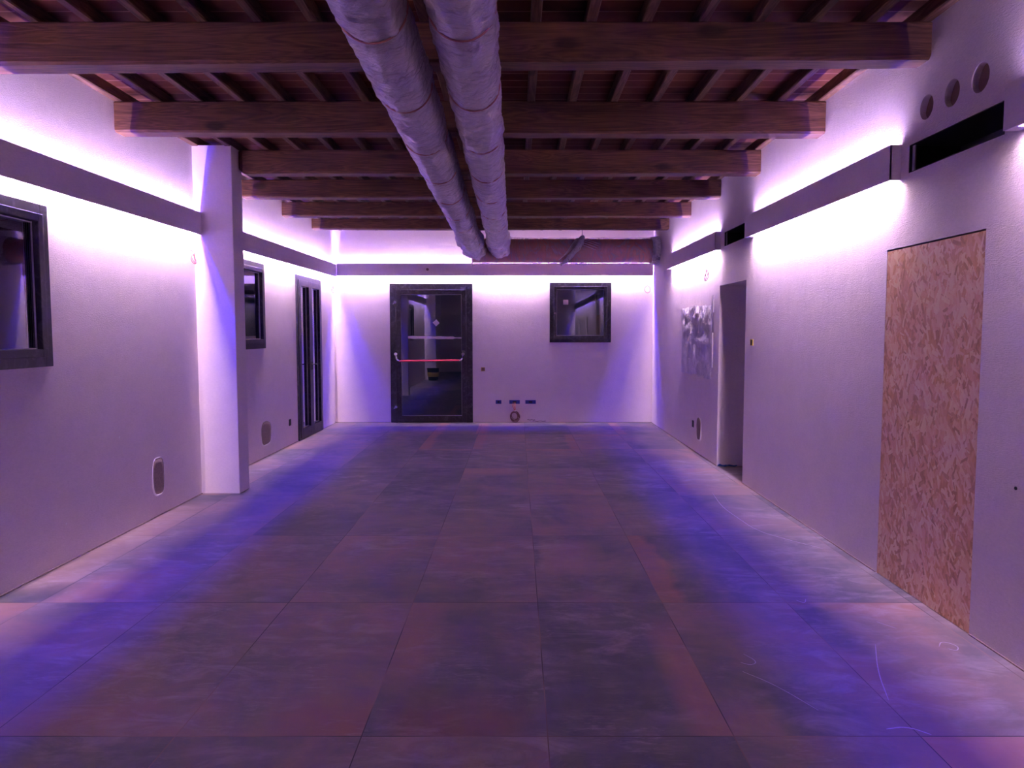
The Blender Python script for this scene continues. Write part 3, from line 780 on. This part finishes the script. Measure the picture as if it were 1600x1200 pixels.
# screw hole in the right wall
bm = bmesh.new(); tube(bm, [(XR, 3.31, .80), (XR-.004, 3.31, .80)], .008, 10); tag(link('wall_plug', bm, M_BLACK, loc=(XR, 3.31, .8)), 'tiny dark wall plug in the right wall past the wooden board', 'wall plug')

def loop(axis, wall, sgn, u, z, rad, mat, label, turns=2, tail=True, thick=.004, stretch=1.25):
    P = frameaxis(axis, wall, sgn); pts = []
    if tail: pts += [P(.0, u, z+rad*2.3), P(.02, u+.01, z+rad*2.0), P(.03, u-.008, z+rad*1.6)]
    n = 22
    rr = random.Random(label)
    for t in range(turns):
        k = 1+rr.uniform(-.12, .12); du = rr.uniform(-.1, .1)*rad
        for i in range(n):
            a = math.pi/2+2*math.pi*i/n
            pts.append(P(.03+.012*math.sin(a*1.5+t)+.004*t, u+du*(i/n)+math.cos(a)*rad*k, z+math.sin(a)*rad*stretch*k))
    bm = bmesh.new(); tube(bm, pts, thick, 7)
    o = link('cable_loop', bm, mat, smooth=True, loc=P(0, u, z)); tag(o, label, 'cable')
    return o
loop('y', XL, 1, 6.76, 2.165, .034, M_CABLE, 'coiled reddish cable loop on the left wall in the corner of the pillar')
loop('y', XL2, 1, 12.22, 2.20, .045, M_CABLE, 'frayed pink cable ends in the left back corner under the cove')
loop('x', YB, -1, 2.155, 2.215, .045, M_CABLE, 'coiled pink cable loop on the back wall near the right corner')
loop('y', XR, -1, 8.79, 2.175, .055, M_CABLEDARK, 'dark cable ring hanging on the right wall above the plastic sheet')
bm = bmesh.new()
for t in range(7):
    rr = random.Random(t); rad = .068+rr.uniform(-.014, .012); du, dz = rr.uniform(-.012, .012), rr.uniform(-.02, .012); n = 24
    tube(bm, [(-.045+du+math.cos(2*math.pi*i/n)*rad, YB-.02-.006*t+.006*math.sin(4*math.pi*i/n), .115+dz+math.sin(2*math.pi*i/n)*rad*1.1) for i in range(n)], .0055, 7, closed=True)
r = thing('cable_coil', 'coil of dark red cable hanging from the middle socket box on the back wall', 'cable', (-.045, YB, .1))
part('coil', bm, M_CABLEDARK, r, True)
bm = bmesh.new()
for k, dx in enumerate((-.02, 0, .018)):
    tube(bm, [(-.05+dx, YB-.01, .335), (-.055+dx*1.2, YB-.03, .28), (-.04+dx*.6, YB-.035, .23), (-.045+dx*.3, YB-.03, .18)], .005, 7)
part('lead', bm, M_CABLE, r, True)
bm = bmesh.new(); tube(bm, [(-.05, YB-.05, .195), (-.02, YB-.055, .20)], .010, 8); part('cable_tie', bm, M_TAPE, r, True)

# rough unplastered patches with filler rim
def patch(axis, wall, sgn, u, z, w, h, label, seed):
    P = frameaxis(axis, wall, sgn); r = thing('mortar_patch', label, 'wall patch', P(0, u, z), 'bare mortar patches low on the walls')
    def outline(k, grow):
        a = 2*math.pi*k/40; ca, sa = math.cos(a), math.sin(a)
        rr = 1/((abs(ca)**3.2+abs(sa)**3.2)**(1/3.2)); j = 1+.07*noise.noise(Vector((ca*1.5, sa*1.5, seed)))
        return u+ca*rr*(w/2*j+grow), z+sa*rr*(h/2*j+grow)
    bm = bmesh.new(); ctr = bm.verts.new(P(.004, u, z)); rings = []
    for s_ in (.35, .7, 1):
        ring = []
        for k in range(40):
            a, b = outline(k, 0); ring.append(bm.verts.new(P(.002+.004*abs(noise.noise(Vector((a*40, b*40, seed)))), u+(a-u)*s_, z+(b-z)*s_)))
        rings.append(ring)
    ed = []
    for k in range(40): a, b = outline(k, 0); ed.append(bm.verts.new(P(0, a, b)))
    rings.append(ed)
    for k in range(40):
        bm.faces.new((ctr, rings[0][k], rings[0][(k+1) % 40]))
        for A, C in zip(rings, rings[1:]): bm.faces.new((A[k], C[k], C[(k+1) % 40], A[(k+1) % 40]))
    part('bare_mortar', bm, M_PATCH, r, True)
    pts = [P(.002, *outline(k, .004)) for k in range(40)]
    rad = [.002+.006*max(0, -math.sin(2*math.pi*k/40+.5))+.002*abs(noise.noise(Vector((k*.4, seed, 0)))) for k in range(40)]
    bm = bmesh.new(); tube(bm, pts, rad, 7, closed=True); part('filler_rim', bm, M_RIM, r, True)
patch('y', XL, 1, 6.03, .325, .19, .30, 'grey bare mortar patch low on the left wall before the pillar', 1)
patch('y', XL2, 1, 8.925, .29, .35, .28, 'rounded bare mortar patch low on the left wall below the window beyond the pillar', 2)
patch('y', XR, -1, 9.14, .315, .22, .27, 'small bare mortar patch with white rim low on the right wall', 3)
# scuff line on the back wall foot
bm = bmesh.new()
for x0, x1, z in ((.17, .30, .045), (.26, .48, .022)):
    tube(bm, [(x0+(x1-x0)*i/8, YB-.001, z+.004*math.sin(i*1.7)) for i in range(9)], .005, 6)
tag(link('plaster_crack', bm, M_PATCH, loc=(.3, YB, .03)), 'dark ragged crack in the plaster at the foot of the back wall', 'crack')

# ------------------------------------------------------------------ ducts under the beams
def wrapped_duct(label, xa, xb, z, ra, seed, y0=1.3, y1=11.69):
    r = thing('wrapped_duct', label, 'air duct', (xa, 3.0, z), 'pair of film wrapped ducts under the beams')
    def X(y): return xa+(xb-xa)*(y-3)/(11.8-3)
    sp = .935; first = 3.05-2*sp
    bm = bmesh.new(); n = 32; prev = None
    for j in range(9):
        y = y0+.02+(y1-.04-y0)*j/8
        ring = [bm.verts.new((X(y)+math.cos(2*math.pi*k/n)*(ra-.010), y, z+math.sin(2*math.pi*k/n)*(ra-.010))) for k in range(n)]
        if prev:
            for k in range(n): bm.faces.new((prev[k], prev[(k+1) % n], ring[(k+1) % n], ring[k]))
        else: bm.faces.new(ring[::-1])
        prev = ring
    bm.faces.new(prev)
    part('duct_pipe', bm, M_DUCT, r, True)
    # one film sleeve per length of duct, pinched at both ends
    k = 0; ya = first
    while ya < y1-.05:
        yb = min(ya+sp, y1)
        if yb > y0:
            a0 = max(ya, y0); bm = bmesh.new(); ns = 84; nc = 88; prev = None
            for j in range(ns+1):
                t = j/ns; y = a0+(yb-a0)*t
                pin = min(1, (min(y-a0, yb-y))/.035); pin = math.sqrt(max(0, pin))
                ring = []
                for c in range(nc):
                    an = 2*math.pi*c/nc; ca, sa = math.cos(an), math.sin(an)
                    w = noise.noise(Vector((ca*2.2, y*3.3+sa*.9, sa*2.2+seed)))*.011+noise.noise(Vector((ca*4, y*16+ca*3, sa*4+seed)))*.0045
                    rdg = 1-abs(noise.noise(Vector((ca*2.5, y*11+ca*2.2+sa*1.5, sa*2.5+seed*4))))*4.5; w += max(0, rdg)*.006
                    far = max(0, min(1, (y-8)/3)); w += max(0, noise.noise(Vector((ca*1.3+5, y*4.2, sa*1.3+seed*2))))*.085*far
                    lump = max(0, noise.noise(Vector((ca*1.8, y*1.6, sa*1.8+seed*3)))-.25)*.03
                    rr = ra-.007+pin*(.009+w+lump)
                    rr = max(rr, ra-.009)
                    if sa > .8 : rr = min(rr, ra+.004)
                    ring.append(bm.verts.new((X(y)+ca*rr, y, z+sa*rr)))
                if prev:
                    for c in range(nc): bm.faces.new((prev[c], prev[(c+1) % nc], ring[(c+1) % nc], ring[c]))
                prev = ring
            part('film_sleeve', bm, M_FILM, r, True)
        # coupling ring
        if ya > y0:
            bm = bmesh.new(); tube(bm, [(X(ya)+math.cos(2*math.pi*i/36)*(ra+.001), ya, z+math.sin(2*math.pi*i/36)*(ra+.001)) for i in range(36)], .0045, 8, closed=True)
            part('joint_ring', bm, M_DUCT, r, True)
        ya += sp; k += 1
    return r
wrapped_duct('left of two long ducts wrapped in clear film, running under the beams', -.578, -.668, 2.795, .142, 1.0)
wrapped_duct('right of two long ducts wrapped in clear film, running under the beams', -.219, -.277, 2.795, .134, 9.0)

# cross duct along the back wall
CZ, CY, CR = 2.800, 11.93, .198
r = thing('cross_duct', 'thick copper coloured duct in clear film running along the back wall to the right wall', 'air duct', (.8, CY, CZ))
bm = bmesh.new(); n = 40; prev = None
for j in range(13):
    x = -.70+(XR+.0+.70)*j/12
    ring = [bm.verts.new((x, CY+math.cos(2*math.pi*k/n)*(CR-.012), CZ+math.sin(2*math.pi*k/n)*(CR-.012))) for k in range(n)]
    if prev:
        for k in range(n): bm.faces.new((prev[k], prev[(k+1) % n], ring[(k+1) % n], ring[k]))
    else: bm.faces.new(ring[::-1])
    prev = ring
bm.faces.new(prev)
part('duct_pipe', bm, M_DUCT, r, True)
for x in (-.02, 1.46):
    bm = bmesh.new(); tube(bm, [(x, CY+math.cos(2*math.pi*i/40)*(CR-.010), CZ+math.sin(2*math.pi*i/40)*(CR-.010)) for i in range(40)], .006, 8, closed=True)
    part('joint_ring', bm, M_DUCT, r, True)
bm = bmesh.new(); ns = 150; nc = 56; prev = None
for j in range(ns+1):
    t = j/ns; x = -.72+(XR-.01+.72)*t
    g = math.exp(-((x-1.0)/.07)**2)            # gathered where it is tied
    ring = []
    for c in range(nc):
        an = 2*math.pi*c/nc; ca, sa = math.cos(an), math.sin(an)
        w = .008+noise.noise(Vector((x*2.5, ca*2, sa*2)))*.010+abs(noise.noise(Vector((x*7, ca*4, sa*4+3))))*.010
        if sa < -.4: w += .006+.006*noise.noise(Vector((x*5, 0, 2)))
        endw = max(0, 1-(x+.72)/.12); w += endw*(.015+.03*abs(noise.noise(Vector((ca*3, sa*3, 1)))))
        endr = max(0, 1-(XR-x)/.16); w += endr*abs(noise.noise(Vector((ca*4, sa*4, x*9))))*.03
        rr = CR+max(-.008, w-g*.006)
        ring.append(bm.verts.new((x, CY+ca*rr, CZ+sa*rr)))
    if prev:
        for c in range(nc): bm.faces.new((prev[c], prev[(c+1) % nc], ring[(c+1) % nc], ring[c]))
    prev = ring
part('film_sleeve', bm, M_FILM2, r, True)
# bunched tie of film
bm = bmesh.new(); pts = []; rad = []
for i in range(26):
    t = i/25; an = math.radians(100+165*t)       # top, round the front, to below
    R_ = CR+.018+.012*math.sin(t*9)
    pts.append((1.06-.30*t+.04*math.sin(t*5)-.02, CY+math.cos(an)*R_, CZ+math.sin(an)*R_)); rad.append(.020+.026*math.sin(math.pi*min(1, t*1.1))+.010*abs(noise.noise(Vector((t*12, 0, 0)))))
tube(bm, pts, rad, 16)
for v in bm.verts:
    v.co += v.normal*0; d = noise.noise_vector(v.co*18)*.026; v.co += d
t = part('film_tie', bm, M_FILM3, r, True); t['label'] = 'bunched white film tied round the duct'
bm = bmesh.new()
for k in range(9):                      # folds fanning out from the tie
    sgn = -1 if k < 5 else 1; an0 = math.radians(118+9*(k % 5)); pts = []
    for i in range(10):
        tt = i/9; an = an0+math.radians(75)*tt*(1 if sgn < 0 else .5); x = 1.03-.02*k+sgn*(.02+.34*tt) if sgn > 0 else .95-.30*tt*(.6+.1*k)
        pts.append((x, CY+math.cos(an)*(CR+.014), CZ+math.sin(an)*(CR+.014)))
    tube(bm, pts, [.006*(1-.7*i/9) for i in range(10)], 6)
part('film_fold', bm, M_FILM3, r, True)
bm = bmesh.new(); tube(bm, [(1.034, CY, CZ+CR-.005), (1.034, CY, ZT)], .006, 8); part('hanger_rod', bm, M_STEEL, r)
# crumpled collar where the duct meets the right wall
bm = bmesh.new(); prev = None
for j in range(10):
    x = XR-.13+.125*j/9; ring = []
    for c in range(40):
        an = 2*math.pi*c/40; rr = CR+.014+.022*abs(noise.noise(Vector((math.cos(an)*3.5, math.sin(an)*3.5, x*18))))+.010*(j/9)
        ring.append(bm.verts.new((x, CY+math.cos(an)*rr, CZ+math.sin(an)*rr)))
    if prev:
        for c in range(40): bm.faces.new((prev[c], prev[(c+1) % 40], ring[(c+1) % 40], ring[c]))
    prev = ring
part('film_collar', bm, M_FILM3, r, True)
# dark end plate on the left end of the cross duct
bm = bmesh.new(); tube(bm, [(-.705, CY, CZ), (-.712, CY, CZ)], CR-.006, 40); part('end_plate', bm, M_DUCT, r)

# ------------------------------------------------------------------ marks on the floor
FL = F; C_, S_ = math.cos(TH), math.sin(TH)
def ribbon(pts, w, z=.0012):
    bm = bmesh.new(); P = [Vector((a, b, 0)) for a, b in pts]
    # smooth the polyline
    for _ in range(3):
        Q = [P[0]]
        for a, b in zip(P, P[1:]): Q += [a*.75+b*.25, a*.25+b*.75]
        Q.append(P[-1]); P = Q
    prev = None
    for i, p in enumerate(P):
        a = P[max(0, i-1)]; b = P[min(len(P)-1, i+1)]; t = (b-a).normalized(); nrm = Vector((-t.y, t.x, 0))
        e = min(1, 4*min(i, len(P)-1-i)/len(P)+.15); ww = w*e*(.7+.6*abs(noise.noise(p*30)))
        q = [bm.verts.new(p+nrm*ww+Vector((0, 0, z*.1))), bm.verts.new(p+Vector((0, 0, z))), bm.verts.new(p-nrm*ww+Vector((0, 0, z*.1)))]
        if prev:
            for k in range(2): bm.faces.new((prev[k], prev[k+1], q[k+1], q[k]))
        prev = q
    return bm
marks = [([(1.836, 6.90), (1.77, 6.34), (1.79, 5.98), (1.82, 5.55), (1.95, 5.33), (2.13, 5.08)], .005),
         ([(1.87, 3.77), (1.93, 3.68)], .005), ([(1.73, 3.49), (1.60, 3.20), (1.52, 2.94)], .005),
         ([(2.02, 3.46), (2.07, 3.53), (2.12, 3.47), (2.08, 3.41), (2.05, 3.44)], .005),
         ([(1.06, 3.38), (1.10, 3.30), (1.06, 3.26), (1.02, 3.29)], .004), ([(1.20, 2.86), (1.10, 3.08), (1.0, 3.2)], .004),
         ([(1.40, 2.72), (1.49, 2.74), (1.55, 2.68)], .007), ([(1.57, 4.08), (1.60, 4.03), (1.63, 4.10)], .004)]
for pts, w in marks:
    o = link('chalk_mark', ribbon(pts, w*.6), M_CHALK); o.parent = floor

# ------------------------------------------------------------------ bucket beside the far pillar (mirrored in the door glass)
r = thing('bucket', 'black builder bucket with yellow band standing by the second pillar, mirrored in the door glass', 'bucket', (-2.65, 1.35, 0))
def lathe(prof, cx, cy, n=32):
    bm = bmesh.new(); prev = None
    for rad, z in prof:
        ring = [bm.verts.new((cx+math.cos(2*math.pi*k/n)*rad, cy+math.sin(2*math.pi*k/n)*rad, z)) for k in range(n)]
        if prev:
            for k in range(n): bm.faces.new((prev[k], prev[(k+1) % n], ring[(k+1) % n], ring[k]))
        else: bm.faces.new(ring[::-1])
        prev = ring
    bm.faces.new(prev); return bm
part('tub', lathe([(.15, .001), (.19, .36), (.205, .37), (.205, .385), (.18, .385), (.145, .02)], -2.65, 1.35), M_BLACK, r, True)
part('label_band', lathe([(.172, .12), (.1885, .26), (.1905, .26), (.174, .12)], -2.65, 1.35), M_YELLOW, r, True)
